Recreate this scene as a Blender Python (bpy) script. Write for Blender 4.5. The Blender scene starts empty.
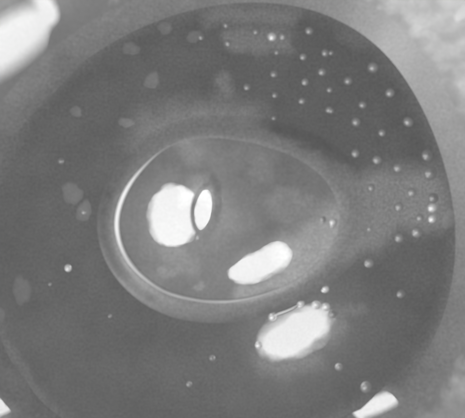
import bpy, bmesh, math, random
import numpy as np
from mathutils import Vector, noise as mnoise

random.seed(7)
C = bpy.context.scene
COL = C.collection
PX = 0.0005                      # one photograph pixel on the liquid = 0.5 mm
CX, CY = 232.5, 209.0            # foot of the camera axis
HC = 0.30                        # camera height above the liquid
H = HC / PX                      # same in pixels

def W(px, py, z=0.0):
    return Vector(((px - CX) * PX, (CY - py) * PX, z))

# ------------------------------------------------------------------ camera
cam = bpy.data.cameras.new('camera')
camo = bpy.data.objects.new('camera', cam)
COL.objects.link(camo)
camo.location = (0, 0, HC)
cam.sensor_fit = 'HORIZONTAL'
cam.sensor_width = 36.0
cam.lens = 36.0 * HC / (465 * PX)
cam.clip_start = 0.01
cam.clip_end = 800
cam.dof.use_dof = True                                   # an old video camera: nothing is quite crisp
cam.dof.focus_distance = HC + 0.028
cam.dof.aperture_fstop = 3.3
C.camera = camo

# ------------------------------------------------------------------ sky
wd = bpy.data.worlds.new('World')
C.world = wd
wd.use_nodes = True
nt = wd.node_tree
nt.nodes.clear()
sky = nt.nodes.new('ShaderNodeTexSky')
sky.sky_type = 'NISHITA'
sky.sun_disc = False
sky.sun_elevation = math.radians(38)
sky.sun_rotation = math.radians(228)
bw = nt.nodes.new('ShaderNodeRGBToBW')      # the photograph is black and white
bg = nt.nodes.new('ShaderNodeBackground')
bg.inputs['Strength'].default_value = 0.15
wo = nt.nodes.new('ShaderNodeOutputWorld')
nt.links.new(sky.outputs[0], bw.inputs[0])
nt.links.new(bw.outputs[0], bg.inputs[0])
nt.links.new(bg.outputs[0], wo.inputs[0])

# ------------------------------------------------------------------ the two lamps whose reflections the photograph shows
LAMP1 = (294.5, 333.0)           # where a flat mirror at the liquid would show each of them
LAMP2 = (185.0, 195.0)
def lamp(name, flat, size, rot, power):
    l = bpy.data.lights.new(name, 'AREA')
    l.shape = 'ELLIPSE'
    l.size = size[0] * 2 * PX
    l.size_y = size[1] * 2 * PX
    l.energy = power
    o = bpy.data.objects.new(name, l)
    p = W(*flat)
    o.location = (p.x * 2, p.y * 2, HC)
    o.rotation_euler = (0, 0, math.radians(rot))
    COL.objects.link(o)
    return o
RAD = 7.8
def power(size): return RAD * math.pi * (math.pi / 4 * size[0] * size[1] * (2 * PX) ** 2)
lamp('inspection_lamp', LAMP1, (78, 42), 27, power((78, 42)))
lamp('inspection_lamp', LAMP2, (47, 67), 0, power((47, 67)))

C.view_settings.view_transform = 'Standard'
C.view_settings.look = 'None'
C.view_settings.gamma = 1.0
C.view_settings.exposure = 1.02
C.view_settings.use_curve_mapping = False

# ------------------------------------------------------------------ helpers
def tag(o, label=None, cat=None, group=None, kind=None):
    if label: o['label'] = label
    if cat: o['category'] = cat
    if group: o['group'] = group
    if kind: o['kind'] = kind
    return o

def empty(name, loc, label, cat, group=None):
    o = bpy.data.objects.new(name, None)
    o.empty_display_size = 0.01
    o.location = loc
    COL.objects.link(o)
    return tag(o, label, cat, group)

def mesh(name, verts, faces, mat, parent=None, smooth=True, attrs=None, loc=None):
    me = bpy.data.meshes.new(name)
    if loc is not None:
        verts = [(v[0] - loc[0], v[1] - loc[1], v[2] - loc[2]) for v in verts]
    me.from_pydata([tuple(v) for v in verts], [], faces)
    me.polygons.foreach_set('use_smooth', [smooth] * len(me.polygons))
    for k, vals in (attrs or {}).items():
        a = me.attributes.new(k, 'FLOAT', 'POINT')
        a.data.foreach_set('value', np.asarray(vals, dtype=np.float32))
    me.materials.append(mat)
    me.update()
    o = bpy.data.objects.new(name, me)
    COL.objects.link(o)
    if parent:
        o.parent = parent
    if loc is not None and parent is None:
        o.location = loc
    return o

def n2(x, y, s, seed=0.0):
    return mnoise.noise(Vector((x / s + seed * 3.7, y / s - seed * 5.1, seed * 1.9)))
def fbm(x, y, s, seed=0.0, oct=3):
    v, a = 0.0, 1.0
    for k in range(oct):
        v += a * n2(x, y, s / 2 ** k, seed + k)
        a *= 0.55
    return v
def sstep(a, b, x):
    t = min(1, max(0, (x - a) / (b - a)))
    return t * t * (3 - 2 * t)

def material(name, lo, hi, attr=None, rough=0.3, coat=1.0, coat_rough=0.015, spec=0.5,
             grain=0.10, grain_scale=720.0, bump=0.0, bump_scale=400.0, mottle=0.0, mottle_scale=120.0, coat_ior=1.5):
    """grey wet surface: colour between lo and hi (by a stain attribute), fine video-like grain, optional relief"""
    m = bpy.data.materials.new(name)
    m.use_nodes = True
    t = m.node_tree
    b = t.nodes['Principled BSDF']
    N = t.nodes.new
    L = t.links.new
    tc = N('ShaderNodeTexCoord')
    nz = N('ShaderNodeTexNoise'); nz.inputs['Scale'].default_value = grain_scale; nz.inputs['Detail'].default_value = 5; nz.inputs['Roughness'].default_value = 0.8
    L(tc.outputs['Object'], nz.inputs['Vector'])
    gr = N('ShaderNodeMapRange')
    gr.inputs['From Min'].default_value = 0.25; gr.inputs['From Max'].default_value = 0.75
    gr.inputs['To Min'].default_value = 1 - grain; gr.inputs['To Max'].default_value = 1 + grain
    L(nz.outputs['Fac'], gr.inputs['Value'])
    mix = N('ShaderNodeMix'); mix.data_type = 'FLOAT'
    mix.inputs[2].default_value = lo; mix.inputs[3].default_value = hi
    if attr:
        at = N('ShaderNodeAttribute'); at.attribute_name = attr
        # the grain frays the edge of each stain
        ad = N('ShaderNodeMath'); ad.operation = 'MULTIPLY'
        L(at.outputs['Fac'], ad.inputs[0]); L(gr.outputs[0], ad.inputs[1])
        L(ad.outputs[0], mix.inputs[0])
    else:
        mix.inputs[0].default_value = 0.0
    mul = N('ShaderNodeMath'); mul.operation = 'MULTIPLY'
    L(mix.outputs[0], mul.inputs[0]); L(gr.outputs[0], mul.inputs[1])
    out = mul
    if mottle:
        n3 = N('ShaderNodeTexNoise'); n3.inputs['Scale'].default_value = mottle_scale; n3.inputs['Detail'].default_value = 4
        n3.inputs['Roughness'].default_value = 0.6
        L(tc.outputs['Object'], n3.inputs['Vector'])
        r3 = N('ShaderNodeMapRange'); r3.inputs['From Min'].default_value = 0.36; r3.inputs['From Max'].default_value = 0.64
        r3.inputs['To Min'].default_value = 1 - mottle; r3.inputs['To Max'].default_value = 1 + mottle
        L(n3.outputs['Fac'], r3.inputs['Value'])
        m3 = N('ShaderNodeMath'); m3.operation = 'MULTIPLY'
        L(out.outputs[0], m3.inputs[0]); L(r3.outputs[0], m3.inputs[1])
        out = m3
    L(out.outputs[0], b.inputs['Base Color'])
    b.inputs['Roughness'].default_value = rough
    b.inputs['Specular IOR Level'].default_value = spec
    b.inputs['Coat Weight'].default_value = coat
    b.inputs['Coat Roughness'].default_value = coat_rough
    b.inputs['Coat IOR'].default_value = coat_ior
    if bump:
        nb = N('ShaderNodeTexNoise'); nb.inputs['Scale'].default_value = bump_scale; nb.inputs['Detail'].default_value = 3
        L(tc.outputs['Object'], nb.inputs['Vector'])
        bp = N('ShaderNodeBump'); bp.inputs['Strength'].default_value = bump; bp.inputs['Distance'].default_value = 0.001
        L(nb.outputs['Fac'], bp.inputs['Height'])
        L(bp.outputs[0], b.inputs['Normal'])
    return m

M_LIQ = material('dark_liquid', 0.085, 0.30, 'silt_glow', rough=0.30, grain=0.34, spec=0.35)
M_CAP = material('gelatinous_skin', 0.135, 0.40, 'pale', rough=0.32, grain=0.26, spec=0.4)
M_COLLAR = material('collar_skin', 0.085, 0.30, 'silt_glow', rough=0.4, grain=0.30, spec=0.35, coat_rough=0.34)
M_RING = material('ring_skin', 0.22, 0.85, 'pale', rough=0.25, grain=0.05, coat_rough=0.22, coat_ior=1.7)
M_WALL = material('glazed_wall', 0.085, 0.30, 'pale', rough=0.35, grain=0.32)
M_FLANGE = material('mottled_glaze', 0.150, 0.40, 'pale', rough=0.4, grain=0.2)
M_BUB = material('bubble_film', 0.085, 0.42, 'silt_glow', rough=0.3, coat_rough=0.28, coat_ior=1.9, grain=0.1, spec=0.4)
M_BRIGHT = material('pearly_bubble_film', 0.15, 0.80, 'silt_glow', rough=0.25, coat_rough=0.22, coat_ior=2.2, grain=0.04, spec=0.6)
M_FILM = material('scum_film', 0.085, 0.30, 'silt_glow', rough=0.5, grain=0.2, spec=0.35, coat_rough=0.4)
M_WHITE = material('white_glint', 0.55, 0.55, None, rough=0.6, coat=0.0, grain=0.03)
M_GROUND = material('worn_table', 0.22, 0.22, None, rough=0.7, coat=0.0, grain=0.1, mottle=0.2, mottle_scale=30)

# ------------------------------------------------------------------ outline of the dish
OC = (228.0, 222.0)
EDGE = [(455, 230), (452, 282), (438, 329), (414, 370), (394, 392), (366, 403), (338, 414), (285, 440), (225, 455), (160, 455), (100, 440),
        (50, 410), (12, 365), (-8, 310), (-14, 250), (-8, 190), (8, 148), (31, 113), (62, 80), (100, 51), (145, 27), (200, 9),
        (255, 3), (305, 8), (350, 26), (382, 50), (408, 84), (428, 122), (445, 170)]
def polar_fn(points, c):
    a = np.array([math.atan2(-(y - c[1]), x - c[0]) for x, y in points])
    r = np.array([math.hypot(x - c[0], y - c[1]) for x, y in points])
    o = np.argsort(a); a = a[o]; r = r[o]
    g = np.linspace(-math.pi, math.pi, 361)
    v = np.interp(g, np.concatenate([a - 2 * math.pi, a, a + 2 * math.pi]), np.concatenate([r, r, r]))
    k = np.exp(-0.5 * (np.arange(-20, 21) / 5.0) ** 2); k /= k.sum()
    v = np.convolve(np.concatenate([v[-21:-1], v, v[1:21]]), k, 'valid')
    return lambda t: float(np.interp((t + math.pi) % (2 * math.pi) - math.pi, g, v))
edge_r = polar_fn(EDGE, OC)
def opt(theta, r, c=OC):
    return c[0] + r * math.cos(theta), c[1] - r * math.sin(theta)

# ------------------------------------------------------------------ ground
R = 300.0
mesh('ground', [(-R, -R, -0.03), (R, -R, -0.03), (R, R, -0.03), (-R, R, -0.03)], [(0, 1, 2, 3)], M_GROUND)['kind'] = 'structure'

# ------------------------------------------------------------------ dish
D_BREAK, D_RIM = 23.0, 122.0
def slope(d):
    return 0.08 if d < -50 else 0.70 + 0.02 * sstep(10, 40, d)
_ds = np.arange(-14, 131, 0.25)
_zs = np.cumsum([slope(d) * 0.25 for d in _ds])
_zs -= np.interp(0, _ds, _zs)
# two flatter places of the hand-formed wall, each tilted so that it mirrors a lamp to the eye
FLAT = []
for c, l, su, sv, deg, wi, wo in [((2, 48), LAMP1, 0.58, 0.56, -47, 54, 92), ((375, 404), LAMP2, 0.72, -4.2, -31, 18, 58), ((-6, 402), LAMP1, 0.9, 0.9, 40, 14, 46)]:
    a = math.radians(deg)
    u = np.array([math.cos(a), math.sin(a)]); v = np.array([-u[1], u[0]])
    th = math.atan2(-(c[1] - OC[1]), c[0] - OC[0])
    zc = float(np.interp(math.hypot(c[0] - OC[0], c[1] - OC[1]) - edge_r(th), _ds, _zs))
    FLAT.append((np.array(c, float), np.array([l[0] - c[0], l[1] - c[1]]) / H,
                 (su * np.outer(u, u) + sv * np.outer(v, v) - np.eye(2)) / H, zc, wi, wo))
def wall_z(d, x, y):
    z = float(np.interp(d, _ds, _zs))
    und = 0.4 * n2(x, y, 40, 4) * sstep(4, 40, d)
    for c, g0, J, zc, wi, wo in FLAT:
        p = np.array([x, y]) - c
        r = math.hypot(*p)
        if r < wo:
            q = 1 - sstep(wi, wo, r)
            z = z * (1 - q) + (zc - float(g0 @ p) - 0.5 * float(p @ J @ p)) * q
            und *= 1 - q
    return z + und
dish = empty('dish', (*W(*OC)[:2], -0.03), 'wide shallow glazed dish holding the dark liquid, smooth grey wall and mottled pale rim', 'dish')
DL = Vector(dish.location)
def polar_mesh(name, ds, mat, zf, attr, parent, nt_=420):
    vs, fs, at = [], [], []
    for d in ds:
        for k in range(nt_):
            th = 2 * math.pi * k / nt_
            x, y = opt(th, edge_r(th) + d)
            vs.append(W(x, y, zf(d, x, y) * PX) - DL)
            at.append(attr(d, x, y))
    for i in range(len(ds) - 1):
        for k in range(nt_):
            a, b = i * nt_ + k, i * nt_ + (k + 1) % nt_
            fs.append((a, b, b + nt_, a + nt_))
    # normals upward
    fs = [f[::-1] for f in fs]
    return mesh(name, vs, fs, mat, parent, attrs={'pale': at})
def wall_attr(d, x, y):
    # paler outward across the liquid's edge; same ramp as the liquid's own edge
    k = sstep(-16, 9, d + 5 * fbm(x, y, 7, 61))
    return max(0, 0.12 * (1 - k) + k * (0.32 + 0.10 * fbm(x, y, 26, 2) + 0.04 * sstep(8, 23, d)))
def flange_attr(d, x, y):
    n = fbm(x, y, 9, 15)
    v = 0.60 + 0.14 * n - 0.24 * sstep(0.0, 0.13, n2(x, y, 26, 5) + 0.25 * n) 
    k = sstep(D_BREAK, D_BREAK + 12, d + 7 * n)           # the mottling starts raggedly above the plain wall
    if x + y * 0.75 < 120: k = sstep(0, 60, d - D_BREAK)
    return k * max(0, v)
wall_ds = [-14, -9, -5, -2.5] + list(np.linspace(0, D_BREAK, 20))
polar_mesh('bowl_wall', wall_ds, M_WALL, wall_z, wall_attr, dish)
def rough_z(d, x, y):
    return wall_z(d, x, y) + 0.8 * fbm(x, y, 13, 6) * sstep(D_BREAK, D_BREAK + 8, d) * sstep(100, 180, x + y * 0.75)
flange_ds = list(np.linspace(D_BREAK, D_RIM, 40))
polar_mesh('flange', flange_ds, M_FLANGE, rough_z, flange_attr, dish)
# rolled lip, outer shell and foot in one lathe
def shell():
    zr = float(np.interp(D_RIM, _ds, _zs)) + 0.6
    prof = [(D_RIM - 1, zr - 3), (D_RIM - 1, zr + 1)]
    for k in range(9):
        a = math.pi - math.pi * k / 8
        prof.append((D_RIM + 5 + 6 * math.cos(a), zr + 2 + 5 * math.sin(a)))
    prof += [(D_RIM + 8, zr - 14), (70, 8), (10, -32), (-60, -52), (-60, -60), (-70, -60)]
    vs, fs = [], []
    n = 200
    for d, z in prof:
        for k in range(n):
            th = 2 * math.pi * k / n
            x, y = opt(th, edge_r(th) + d)
            vs.append(W(x, y, z * PX) - DL)
    for i in range(len(prof) - 1):
        for k in range(n):
            a, b = i * n + k, i * n + (k + 1) % n
            fs.append((a, b, b + n, a + n)[::-1])
    i = (len(prof) - 1) * n
    fs.append(tuple(range(i, i + n)))
    return mesh('outer_shell', vs, fs, M_FLANGE, dish, attrs={'pale': [0.4] * len(vs)})
shell()

# ------------------------------------------------------------------ liquid
def seg_d(x, y, a, b):
    ax, ay = a; bx, by = b
    t = ((x - ax) * (bx - ax) + (y - ay) * (by - ay)) / ((bx - ax) ** 2 + (by - ay) ** 2)
    t = min(1, max(0, t))
    return math.hypot(x - ax - t * (bx - ax), y - ay - t * (by - ay))
# clouds of silt in the liquid, plus painted glow: (from, to, half width, softness, strength)
CLOUD_GLOW = [((330, 205), (425, 200), 26, 20, 0.55), ((335, 235), (385, 212), 24, 18, 0.52), ((345, 190), (440, 175), 8, 12, 0.20),
         ((215, 14), (285, 14), 8, 14, 0.40), ((235, 40), (280, 38), 10, 10, 0.38), ((224, 78), (226, 92), 7, 8, 0.30),
         ((200, 120), (245, 122), 14, 22, 0.40), ((237, 122), (236, 124), 6, 12, 0.45), ((150, 130), (200, 122), 14, 24, 0.34),
         ((262, 132), (303, 155), 2.5, 5, 0.30), ((308, 158), (318, 162), 5, 8, 0.28),
         ((265, 362), (310, 362), 8, 16, 0.30), ((325, 335), (335, 325), 8, 14, 0.30), ((340, 310), (358, 306), 4, 7, 0.20),  # the wider entries paint the glare spot's glow into the liquid's colour
         ((0, 190), (90, 95), 1, 40, 0.05), ((95, 100), (210, 40), 4, 34, 0.05), ((-10, 330), (40, 395), 3, 7, 0.20),
         ((365, 40), (345, 36), 4, 9, 0.16), ((440, 330), (400, 400), 3, 14, 0.10), ((150, 370), (230, 380), 6, 40, 0.06)]
def silt_glow(x, y):
    xx = x + 7 * fbm(x, y, 22, 1); yy = y + 7 * fbm(x, y, 22, 2)
    v = 0.0
    for a, b, w, s, k in CLOUD_GLOW:
        d = seg_d(xx, yy, a, b)
        v = max(v, k * (1 - sstep(w - s * 0.5, w + s, d)))
    v += 0.075 + 0.06 * fbm(x, y, 34, 3) + 0.02 * n2(x, y, 7, 8)
    return max(0, v)
def rim_blend(d, x, y):
    k = sstep(-16, 9, d + 5 * fbm(x, y, 7, 61))  # colour pales towards the dish edge to meet the wall
    return silt_glow(x, y) * (1 - k) + k * 0.33
def liquid():
    vs, fs, at = [], [], []
    n_t, n_r = 480, 130
    vs.append(W(*OC, 0)); at.append(silt_glow(*OC))
    for i in range(1, n_r + 1):
        for k in range(n_t):
            th = 2 * math.pi * k / n_t
            x, y = opt(th, (edge_r(th) + 2.5) * i / n_r)
            z = 0.05 * fbm(x, y, 60, 11, 2) + 0.012 * n2(x, y, 8, 12)
            z += 0.05 * n2(x, y, 11, 13) * math.exp(-((x - 300) ** 2 + (y - 322) ** 2) / 1500)
            vs.append(W(x, y, z * PX)); at.append(rim_blend(edge_r(th) + 2.5 - edge_r(th) - (edge_r(th) + 2.5) * (1 - i / n_r), x, y))
    for k in range(n_t):
        fs.append((0, 1 + k, 1 + (k + 1) % n_t))
    for i in range(n_r - 1):
        for k in range(n_t):
            a, b = 1 + i * n_t + k, 1 + i * n_t + (k + 1) % n_t
            fs.append((a, a + n_t, b + n_t, b))
    return mesh('liquid', vs, fs, M_LIQ, attrs={'silt_glow': at})
liquid()['kind'] = 'structure'

# ------------------------------------------------------------------ the low dome in the middle
DC = (226.0, 220.0)
RING = [(165, 150), (150, 163), (135, 180), (124, 199), (119, 217), (120, 235), (126, 252), (136, 267), (151, 281), (171, 292),
        (195, 298), (220, 300), (246, 298), (270, 291), (292, 281), (312, 266), (328, 249), (338, 229), (337, 204), (324, 180),
        (300, 162), (270, 150), (235, 142), (198, 140)]
ring_r = polar_fn(RING, DC)
ZR = 7.0                                     # height of the skin where it meets the ring, px
def rot(x, y, a):
    c, s = math.cos(a), math.sin(a)
    return c * x - s * y, s * x + c * y
# the skin is a smooth surface fitted to the slopes its reflections prove
def fit_cap():
    S, sp = 24.0, 14
    rin = lambda x, y: math.hypot(x - DC[0], y - DC[1]) - ring_r(math.atan2(-(y - DC[1]), x - DC[0]))
    cen = np.array([(x, y) for x in range(90, 371, sp) for y in range(110, 331, sp) if rin(x, y) < 24], float)
    rows, rhs = [], []
    def E(x, y):
        return np.exp(-((x - cen[:, 0]) ** 2 + (y - cen[:, 1]) ** 2) / (2 * S * S))
    def grow(x, y, mx, my, w):               # the surface at (x, y) mirrors the point (mx, my)
        e = E(x, y)
        rows.append(np.append(e * (x - cen[:, 0]) / S ** 2, 0) * w); rhs.append((mx - x) / H * w)
        rows.append(np.append(e * (y - cen[:, 1]) / S ** 2, 0) * w); rhs.append((my - y) / H * w)
    for k in range(120):
        x, y = opt(2 * math.pi * k / 120, ring_r(2 * math.pi * k / 120), DC)
        rows.append(np.append(E(x, y), 1) * 0.12); rhs.append(ZR * 0.12)
    spots = [((263, 263), (32, 19), math.radians(29), LAMP1, 1.22), ((172.5, 219.5), (23, 34), 0, LAMP2, 1.0)]
    for c, ax, ang, flat, sc in spots:
        for i in range(-5, 6):
            for j in range(-5, 6):
                u, v = i / 5, j / 5
                if u * u + v * v > 1: continue
                dx, dy = rot(u * ax[0] * 1.05, v * ax[1] * 1.05, -ang)
                grow(c[0] + dx, c[1] + dy, flat[0] + sc * dx, flat[1] + sc * dy, 150)
        for rho in (1.3, 1.5, 1.75):         # around it the skin turns away
            for k in range(40):
                a = 2 * math.pi * k / 40
                dx, dy = rot(rho * ax[0] * math.cos(a), rho * ax[1] * math.sin(a), -ang)
                x, y = c[0] + dx, c[1] + dy
                if rin(x, y) > 0: continue
                q = sc * (1 + (rho - 1) * 1.0)
                near = False
                for c2, ax2, ang2, _, _ in spots:
                    if c2 != c:
                        ux, uy = rot(x - c2[0], y - c2[1], ang2)
                        near = near or (ux / ax2[0]) ** 2 + (uy / ax2[1]) ** 2 < 1.44
                if not near: grow(x, y, flat[0] + q * dx, flat[1] + q * dy, 60)
    for x in range(110, 340, 8):             # everywhere else it bulges evenly
        for y in range(140, 305, 8):
            if rin(x, y) > 0: continue
            near = False
            for c2, ax2, ang2, _, _ in spots:
                ux, uy = rot(x - c2[0], y - c2[1], ang2)
                near = near or (ux / ax2[0]) ** 2 + (uy / ax2[1]) ** 2 < 1.82
            low = y > 262 and x < 250
            mid = 205 < x < 255 and y < 250
            if not near: grow(x, y, x + 0.3 * (x - 215) + (22 if mid else 0), y + (1.3 if low else 0.3) * (y - 212),
                              100 if low else 70 if mid and 190 < y < 248 else 30)
    A = np.array(rows); B = np.array(rhs)
    A = np.vstack([A, 0.03 * np.eye(A.shape[1])]); B = np.append(B, np.zeros(A.shape[1]))
    return cen, S, np.linalg.lstsq(A, B, rcond=None)[0]
CEN, SG, WT = fit_cap()
def skin_z(x, y):
    e = np.exp(-((x - CEN[:, 0]) ** 2 + (y - CEN[:, 1]) ** 2) / (2 * SG * SG))
    return float(e @ WT[:-1] + WT[-1]) + 1.2
# a small narrow blister on the skin, beside the first reflection: it mirrors the same lamp again
BC = np.array([204.0, 209.5])
_u = np.array([math.cos(math.radians(11)), math.sin(math.radians(11))]); _v = np.array([-_u[1], _u[0]])
BZ = skin_z(*BC) + 0.9
BG = (np.array(LAMP2) - BC) / H
BJ = (2.6 * np.outer(_u, _u) + 1.6 * np.outer(_v, _v) - np.eye(2)) / H
def cap_z(x, y):
    z = skin_z(x, y)
    p = np.array([x, y]) - BC
    rho = math.hypot(float(p @ _u) / 11.5, float(p @ _v) / 24.0)
    if rho < 1.6:
        q = 1 - (sstep(0.85, 1.14, rho) if float(p @ _u) < 0 else sstep(0.85, 1.55, rho))
        z = z * (1 - q) + (BZ - float(BG @ p) - 0.5 * float(p @ BJ @ p)) * q
    return z + 0.05 * fbm(x, y, 30, 21, 2) + 0.018 * n2(x, y, 7, 22)
_ce = [cap_z(*opt(math.radians(a), ring_r(math.radians(a)), DC)) for a in range(-180, 181, 2)]
def cap_edge(th):
    return float(np.interp(math.degrees((th + math.pi) % (2 * math.pi) - math.pi), range(-180, 181, 2), _ce))
dome = empty('dome', W(*DC, 0), 'low round domed blister with a bright ring in the middle of the dark liquid', 'dome')
DO = Vector(dome.location)
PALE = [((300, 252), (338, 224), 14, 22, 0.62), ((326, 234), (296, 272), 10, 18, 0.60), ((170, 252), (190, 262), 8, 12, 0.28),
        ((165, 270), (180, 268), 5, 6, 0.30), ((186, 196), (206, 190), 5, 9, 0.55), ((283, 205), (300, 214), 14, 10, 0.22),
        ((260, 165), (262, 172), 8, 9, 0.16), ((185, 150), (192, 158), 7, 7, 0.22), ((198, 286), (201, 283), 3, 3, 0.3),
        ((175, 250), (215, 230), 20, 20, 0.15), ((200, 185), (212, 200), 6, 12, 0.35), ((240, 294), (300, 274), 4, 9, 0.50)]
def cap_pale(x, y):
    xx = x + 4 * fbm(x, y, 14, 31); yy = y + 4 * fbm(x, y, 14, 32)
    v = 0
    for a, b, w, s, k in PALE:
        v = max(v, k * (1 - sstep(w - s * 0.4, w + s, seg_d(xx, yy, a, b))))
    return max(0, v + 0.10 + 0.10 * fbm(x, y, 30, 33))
def dome_mesh(name, rs, mat, zf, attr, n_t, key='pale'):
    vs, fs, at = [], [], []
    for r in rs:
        for k in range(n_t):
            th = 2 * math.pi * k / n_t
            rr = ring_r(th)
            x, y = opt(th, rr * r if r <= 1.0 else rr + (r - 1) * COLW(th), DC)
            vs.append(W(x, y, zf(x, y, r) * PX) - DO); at.append(attr(x, y, r))
    for i in range(len(rs) - 1):
        for k in range(n_t):
            a, b = i * n_t + k, i * n_t + (k + 1) % n_t
            fs.append((a, a + n_t, b + n_t, b))
    if rs[0] < 0.02:
        fs.append(tuple(range(n_t)))
    return mesh(name, vs, fs, mat, dome, attrs={key: at})
cw = polar_fn([(DC[0] + w * math.cos(math.radians(a)), DC[1] - w * math.sin(math.radians(a))) for a, w in
               [(0, 46), (30, 42), (60, 34), (90, 28), (120, 26), (150, 26), (180, 25), (210, 26), (240, 28), (270, 27), (300, 25), (330, 32)]], DC)
COLW = cw
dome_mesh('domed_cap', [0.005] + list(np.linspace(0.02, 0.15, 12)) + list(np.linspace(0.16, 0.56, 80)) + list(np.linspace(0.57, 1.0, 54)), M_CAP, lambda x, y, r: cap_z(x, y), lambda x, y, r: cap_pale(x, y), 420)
COLD = polar_fn([(DC[0] + w * math.cos(math.radians(a)), DC[1] - w * math.sin(math.radians(a))) for a, w in
               [(0, 1.0), (25, 0.8), (50, 0.6), (70, 0.7), (90, 0.9), (120, 1.0), (150, 1.0), (180, 1.0), (270, 1.0), (330, 1.0)]], DC)
def collar_attr(x, y, r):
    t = r - 1
    k = COLD(math.atan2(-(y - DC[1]), x - DC[0]))
    tt = (t + 0.14 * fbm(x, y, 9, 41)) / k
    v = (0.44 + 1.1 * min(0.25, cap_pale(x, y)) * (1 - sstep(0, 0.4, t))) * (1 - sstep(0.25, 1.0, tt))
    if x < 155 and y > 250: v += 0.14 * (1 - sstep(3, 9, seg_d(x, y, (126, 279), (140, 290))))
    return max(0, v + silt_glow(x, y) * sstep(0.1, 0.9, tt))
def collar_z(x, y, r):
    t = r - 1
    return -0.4 + (cap_edge(math.atan2(-(y - DC[1]), x - DC[0])) + 0.4) * (0.5 + 0.5 * math.cos(math.pi * min(1, t)))
dome_mesh('collar', list(np.linspace(1.0, 2.0, 28)), M_COLLAR, collar_z, collar_attr, 420, 'silt_glow')
def ring():
    # raised ring: a tube that thins out towards the upper right
    a0, a1 = math.radians(118), math.radians(352)
    n, m = 220, 10
    vs, fs, at = [], [], []
    for i in range(n + 1):
        u = i / n
        th = a0 + (a1 - a0) * u
        deg = math.degrees(th)
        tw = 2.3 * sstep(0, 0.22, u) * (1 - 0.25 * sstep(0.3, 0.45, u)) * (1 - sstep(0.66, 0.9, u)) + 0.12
        tw += 0.25 * n2(deg, 0, 12, 51)
        r0 = ring_r(th) + 0.7 * n2(deg, 5, 18, 52)
        for k in range(m):
            p = 2 * math.pi * k / m
            x, y = opt(th, r0 + tw * math.cos(p), DC)
            vs.append(W(x, y, (cap_edge(th) + 0.3 + tw * 0.75 * math.sin(p)) * PX) - DO)
            at.append(0.9 * math.exp(-((deg - 174) / 24) ** 2) + 0.24 + 0.15 * n2(deg, 9, 9, 53))  # paler left arc: lamp reflection painted into the ring's colour
    for i in range(n):
        for k in range(m):
            a, b = i * m + k, i * m + (k + 1) % m
            fs.append((a, b, b + m, a + m)[::-1])
    fs.append(tuple(range(m))); fs.append(tuple(range(n * m, n * m + m))[::-1])
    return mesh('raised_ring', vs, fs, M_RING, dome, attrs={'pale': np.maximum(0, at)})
ring()

# ------------------------------------------------------------------ bubbles
def bubble_mesh(name, mat, core=0.58):
    prof = [(2.1, -0.12)] + [(r, 1.05 * math.exp(-(r / 0.78) ** 2) - 0.02) for r in (1.8, 1.5, 1.2, 0.95, 0.7, 0.45, 0.2)] + [(0.0, 1.03)]
    n = 20
    vs, fs = [], []
    for r, z in prof[:-1]:
        for k in range(n):
            t = 2 * math.pi * k / n
            vs.append((r * math.cos(t), r * math.sin(t), z))
    vs.append((0, 0, prof[-1][1]))
    for i in range(len(prof) - 2):
        for k in range(n):
            a, b = i * n + k, i * n + (k + 1) % n
            fs.append((a, b, b + n, a + n))
    l = (len(prof) - 2) * n
    for k in range(n):
        fs.append((l + k, l + (k + 1) % n, len(vs) - 1))
    me = bpy.data.meshes.new(name)
    me.from_pydata(vs, [], fs)
    me.polygons.foreach_set('use_smooth', [True] * len(me.polygons))
    a = me.attributes.new('silt_glow', 'FLOAT', 'POINT')
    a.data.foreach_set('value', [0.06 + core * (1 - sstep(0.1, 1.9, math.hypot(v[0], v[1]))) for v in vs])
    me.materials.append(mat)
    return me
ME_B = bubble_mesh('bubble', M_BUB)
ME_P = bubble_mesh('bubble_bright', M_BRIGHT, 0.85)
ME_F = bubble_mesh('bubble_faint', M_BUB, 0.32)
def bubble(px, py, d, label, group=None, bright=False, z=0.0, stretch=1.0, rotz=0.0):
    o = bpy.data.objects.new('bubble', ME_P if bright else ME_F if label.split(' ')[0] in ('faint', 'dull', 'big', 'minute') else ME_B)
    r = d / 2 * PX
    r *= 0.72 if d > 6 else 0.84
    o.scale = (r * stretch * random.uniform(0.9, 1.12), r, r * random.uniform(0.4, 0.62))
    o.rotation_euler = (0, 0, rotz if rotz else random.uniform(0, 6.28) if stretch == 1.0 else 0)
    o.location = W(px, py, z)
    COL.objects.link(o)
    return tag(o, label, 'bubble', group)
def bubbles(group, rows):
    for px, py, d, label in rows:
        bubble(px, py, d, label, group)
bubbles('tiny bubbles in loose rows at the upper right', [
    (309, 31, 7, 'clear bubble highest of the loose rows, just right of the cloudy top patch'),
    (331, 53, 3.5, 'tiny speck of bubble touching the right side of a clear bubble near the top'),
    (325, 53, 6.5, 'clear bubble near the top with a tiny speck on its right side'),
    (303, 57, 6.5, 'clear bubble at the left end of the second row from the top'),
    (322, 72, 6, 'clear bubble in the middle of the rows, below the one with a speck'),
    (305, 82, 6, 'clear bubble at the left edge of the rows, third from the top there'),
    (329.5, 90, 4, 'tiny clear bubble in the middle of the rows, smaller than those around it'),
    (302, 101, 5, 'clear bubble at the left edge of the rows, lowest one there'),
    (329, 110, 5, 'small clear bubble low in the middle with a speck beside it'),
    (331, 111, 3.5, 'tiny speck of bubble clinging to a small clear bubble low in the middle'),
    (348, 81, 5.5, 'clear bubble halfway between the middle rows and the big bubble by the wall'),
    (362.5, 105, 5.5, 'clear bubble right of the middle rows, left of the plump one by the wall'),
    (356, 122, 6, 'clear bubble right of the small one with a speck, slightly lower'),
    (382, 133, 5.5, 'small clear bubble alone below and left of the plump one by the wall'),
    (355.5, 153.5, 7, 'clear bubble lowest of the loose rows, just above the cloudy streak')])
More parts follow.
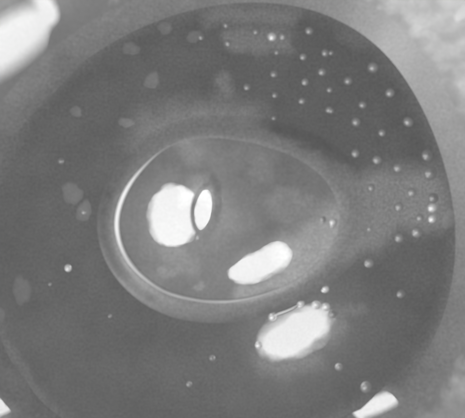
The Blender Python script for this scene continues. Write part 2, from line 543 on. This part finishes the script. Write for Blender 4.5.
bubbles('bubbles on the pale cloudy streak', [
    (336, 171.5, 5.5, 'small bubble nearest the dome at the upper left end of the cloudy streak'),
    (377, 160, 8, 'round bubble on the upper edge of the cloudy streak, left of two there'),
    (398, 168, 9, 'round bubble on the upper edge of the cloudy streak, right of two there'),
    (371, 188, 7, 'dim bubble in the clear middle of the cloudy streak, left of the others'),
    (412, 192.5, 8.5, 'round bubble on the cloudy streak up and left of the sparkling cluster'),
    (399, 207, 8, 'bubble on the cloudy streak below left of the round one by the cluster'),
    (420, 218, 7, 'small bubble immediately left of the sparkling cluster'),
    (369, 229, 8, 'bubble at the lower left corner of the cloudy streak'),
    (399, 238, 8, 'bubble on the lower edge of the cloudy streak, left of a wider one'),
    (417, 232, 10, 'wide bubble below left of the sparkling cluster')])
bubbles('bubbles at the top of the liquid', [
    (226, 25, 5, 'dull bubble at the very top, left end of the cloudy patch'),
    (228, 43, 6, 'dull bubble under the top left one of the cloudy patch'),
    (256, 31.5, 6, 'dull bubble in the top cloudy patch left of the bright oblong one'),
    (277, 52, 5, 'dull bubble under the bright oblong one at the top'),
    (274, 74, 5.5, 'dull bubble second below the bright oblong one at the top'),
    (275, 95, 4.5, 'dull bubble third below the bright oblong one at the top'),
    (247, 87, 5, 'dull bubble right of the small pale cloud above the dome'),
    (201, 37, 5, 'dull bubble on the right side of a scum patch at the top left')])
bubbles('specks of bubble on the open liquid', [
    (61, 161, 4, 'minute bubble alone above the scum patches at left'),
    (50, 284, 3, 'minute bubble below left of the bright white one'),
    (189, 384, 5, 'minute bubble at the bottom, left of the middle'),
    (212, 358, 4, 'minute bubble at the bottom between dome and lower edge'),
    (110, 316, 3, 'minute bubble below the lower left of the dome collar'),
    (274, 118, 3, 'minute bubble just above the dome, right of the pale cloud')])
for a in [(68, 268, 6.5, 'bright white bubble alone on the dark liquid left of the dome', None, True),
          (84, 212, 5, 'small pale bubble on the scum patch left of the dome'),
          (373, 67.5, 9, 'larger bubble nearest the curved wall at upper right'),
          (390, 93, 8.5, 'bright larger bubble close to the right wall, lower of the pair along it', None, False),
          (408, 122, 9, 'plump bubble by the right wall above the cloudy streak'),
          (427, 155.5, 11, 'big round dull bubble by the right wall at the top of the cloudy streak'),
          (430, 173, 12, 'big faint bubble by the right wall just above the sparkling cluster'),
          (432, 208, 9, 'sparkling white bubble, upper of the bright cluster by the right wall', None, True),
          (432, 219, 8, 'sparkling white bubble, lower of the bright cluster by the right wall', None, True),
          (433, 198, 9, 'dull bubble touching the top of the bright cluster by the right wall'),
          (369, 263, 9, 'lone round bubble on the dark liquid right of the dome below the streak'),
          (325, 289, 6, 'small bright bubble between the dome and the glare spot below it', None, True),
          (401, 294, 6, 'faint flat bubble on the dark liquid at lower right'),
          (339, 367, 5, 'tiny faint bubble right below the glare spot'),
          (366, 387, 9.5, 'fat pale bubble near the bottom right wall'),
          (272, 37, 8, 'bright oblong bubble in the cloudy patch at the top', None, True),
          (283, 36, 9, 'dull wide bubble right beside the bright oblong one at the top'),
          (331, 222, 5.5, 'bright tall bubble standing on the right edge of the dome', None, True, cap_z(331, 222) * PX),
          (321, 219, 4, 'small bubble on the dome left of the bright edge bubble', None, False, cap_z(321, 219) * PX),
          (272.5, 317, 6, 'bright bubble at the left end of the thin thread over the glare spot', None, True),
          (300.5, 303.5, 6.5, 'bright bubble at the right end of the thin thread over the glare spot', None, True),
          (316, 304.5, 8, 'bright bubble on the top edge of the glare spot', None, True),
          (326, 306.5, 7, 'bright bubble on the upper right edge of the glare spot', None, True),
          (333, 314, 7, 'dull bubble at the right corner of the glare spot'),
          (258.5, 345, 6, 'bright bubble at the pointed left corner of the glare spot', None, True)]:
    bubble(*a)

# a thin thread of slime joining two bubbles
def thread(pts, w, label):
    pts = [W(x, y, 0.0004) for x, y in pts]
    o0 = pts[0].copy()
    vs, fs = [], []
    m = 8
    for i, p in enumerate(pts):
        t = (pts[min(i + 1, len(pts) - 1)] - pts[max(i - 1, 0)]).normalized()
        s = Vector((-t.y, t.x, 0))
        ww = w * PX * (0.35 if i in (0, len(pts) - 1) else 1)
        for k in range(m):
            a = 2 * math.pi * k / m
            vs.append(p + s * ww * math.cos(a) + Vector((0, 0, ww * math.sin(a))) - o0)
    for i in range(len(pts) - 1):
        for k in range(m):
            a, b = i * m + k, i * m + (k + 1) % m
            fs.append((a, b, b + m, a + m))
    fs.append(tuple(range(m))[::-1]); fs.append(tuple(range(len(vs) - m, len(vs))))
    o = mesh('slime_thread', vs, fs, M_BRIGHT, attrs={'silt_glow': [0.7] * len(vs)})
    o.location = o0
    return tag(o, label, 'thread')
thread([(273, 316), (279, 313.5), (286, 311), (293, 308), (299, 304.5)], 1.2, 'thin pale thread joining two bright bubbles above the glare spot')

# ------------------------------------------------------------------ flat films of scum
def film(px, py, rx, ry, ang, label, seed, z=0.0, mat=None, name='scum_patch', cat='scum patch', hgt=0.06, gain=0.20):
    n, rings = 40, [(1.15, 0.0), (1.0, 0.25), (0.82, 0.6), (0.6, 0.9), (0.25, 1.0)]
    vs, fs, at = [], [], []
    for r, zz in rings:
        for k in range(n):
            t = 2 * math.pi * k / n
            q = r * (1 + 0.11 * math.sin(2 * t + seed * 2.1) + 0.07 * math.sin(3 * t + seed * 1.3) + 0.05 * math.sin(5 * t + seed * 4.7) + 0.035 * math.sin(8 * t + seed))
            dx, dy = rot(rx * q * math.cos(t), ry * q * math.sin(t), math.radians(ang))
            vs.append((dx * PX, dy * PX, (zz * hgt + 0.10 - (0.2 if zz == 0 else 0)) * PX))
            at.append(silt_glow(px + dx, py - dy) + gain * sstep(0.0, 0.9, zz) * (1 + 0.5 * n2(dx, dy, 4, seed)) if mat is None else 0)
    for i in range(len(rings) - 1):
        for k in range(n):
            a, b = i * n + k, i * n + (k + 1) % n
            fs.append((a, b, b + n, a + n))
    fs.append(tuple(range((len(rings) - 1) * n, len(rings) * n)))
    o = mesh(name, vs, fs, mat or M_FILM, attrs={'silt_glow': at})
    o.location = W(px, py, z)
    return tag(o, label, cat)
for a in [(22, 290, 8, 15, 0, 'pale oval scum patch at the far left of the dark liquid', 1),
          (72, 193, 10, 10, 20, 'pale lumpy scum patch left of the dome', 2),
          (84, 211, 7, 10, 0, 'faint scum patch under a small bubble left of the dome', 3),
          (0, 314, 5, 8, 0, 'faint scum patch cut by the left edge of the view', 4),
          (165, 27, 8, 6, 10, 'faint scum patch at the top left nearest the wall', 5),
          (195, 36, 8, 6, 0, 'faint scum patch at the top right of the wall patch', 6),
          (131, 48, 8, 7, 0, 'round faint scum patch at upper left under the wall', 7),
          (76, 111, 6, 5, 0, 'small faint scum patch at left, halfway up the wall', 8),
          (152, 80, 8, 7, 30, 'faint scum patch above the dome at left', 9),
          (126, 122, 7, 5, 0, 'faint scum patch just above the dome collar', 10),
          (183, 142, 8, 6, 20, 'pale scum patch beside the top of the dome', 11),
          (450, 219, 7, 9, 0, 'dull flat scum patch between the bright cluster and the right wall', 12)]:
    film(*a)

# ------------------------------------------------------------------ glint painted on the rim as a white patch
def on_wall(x, y):
    """the point of the wall or rim that the eye sees at (x, y)"""
    z = 0.0
    for _ in range(6):
        f = (H - z) / H
        xr, yr = CX + (x - CX) * f, CY + (y - CY) * f
        th = math.atan2(-(yr - OC[1]), xr - OC[0])
        z = wall_z(math.hypot(xr - OC[0], yr - OC[1]) - edge_r(th), xr, yr)
    return xr, yr, (z + 0.6) * PX
def rim_glint(px, py, rx, ry, ang, label, seed, mat=None):
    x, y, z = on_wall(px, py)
    o = film(x, y, rx, ry, ang, label, seed, z, mat or M_WHITE, 'glint_patch', 'glint_patch', 1.6)
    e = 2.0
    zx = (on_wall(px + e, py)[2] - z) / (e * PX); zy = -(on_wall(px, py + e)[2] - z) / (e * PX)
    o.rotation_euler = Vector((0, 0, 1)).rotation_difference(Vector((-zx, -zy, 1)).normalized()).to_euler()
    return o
for a in [(465, 11, 9, 6, 30, 'white patch painted as a glint on the mottled rim in the top right corner', 3)]:
    rim_glint(*a)
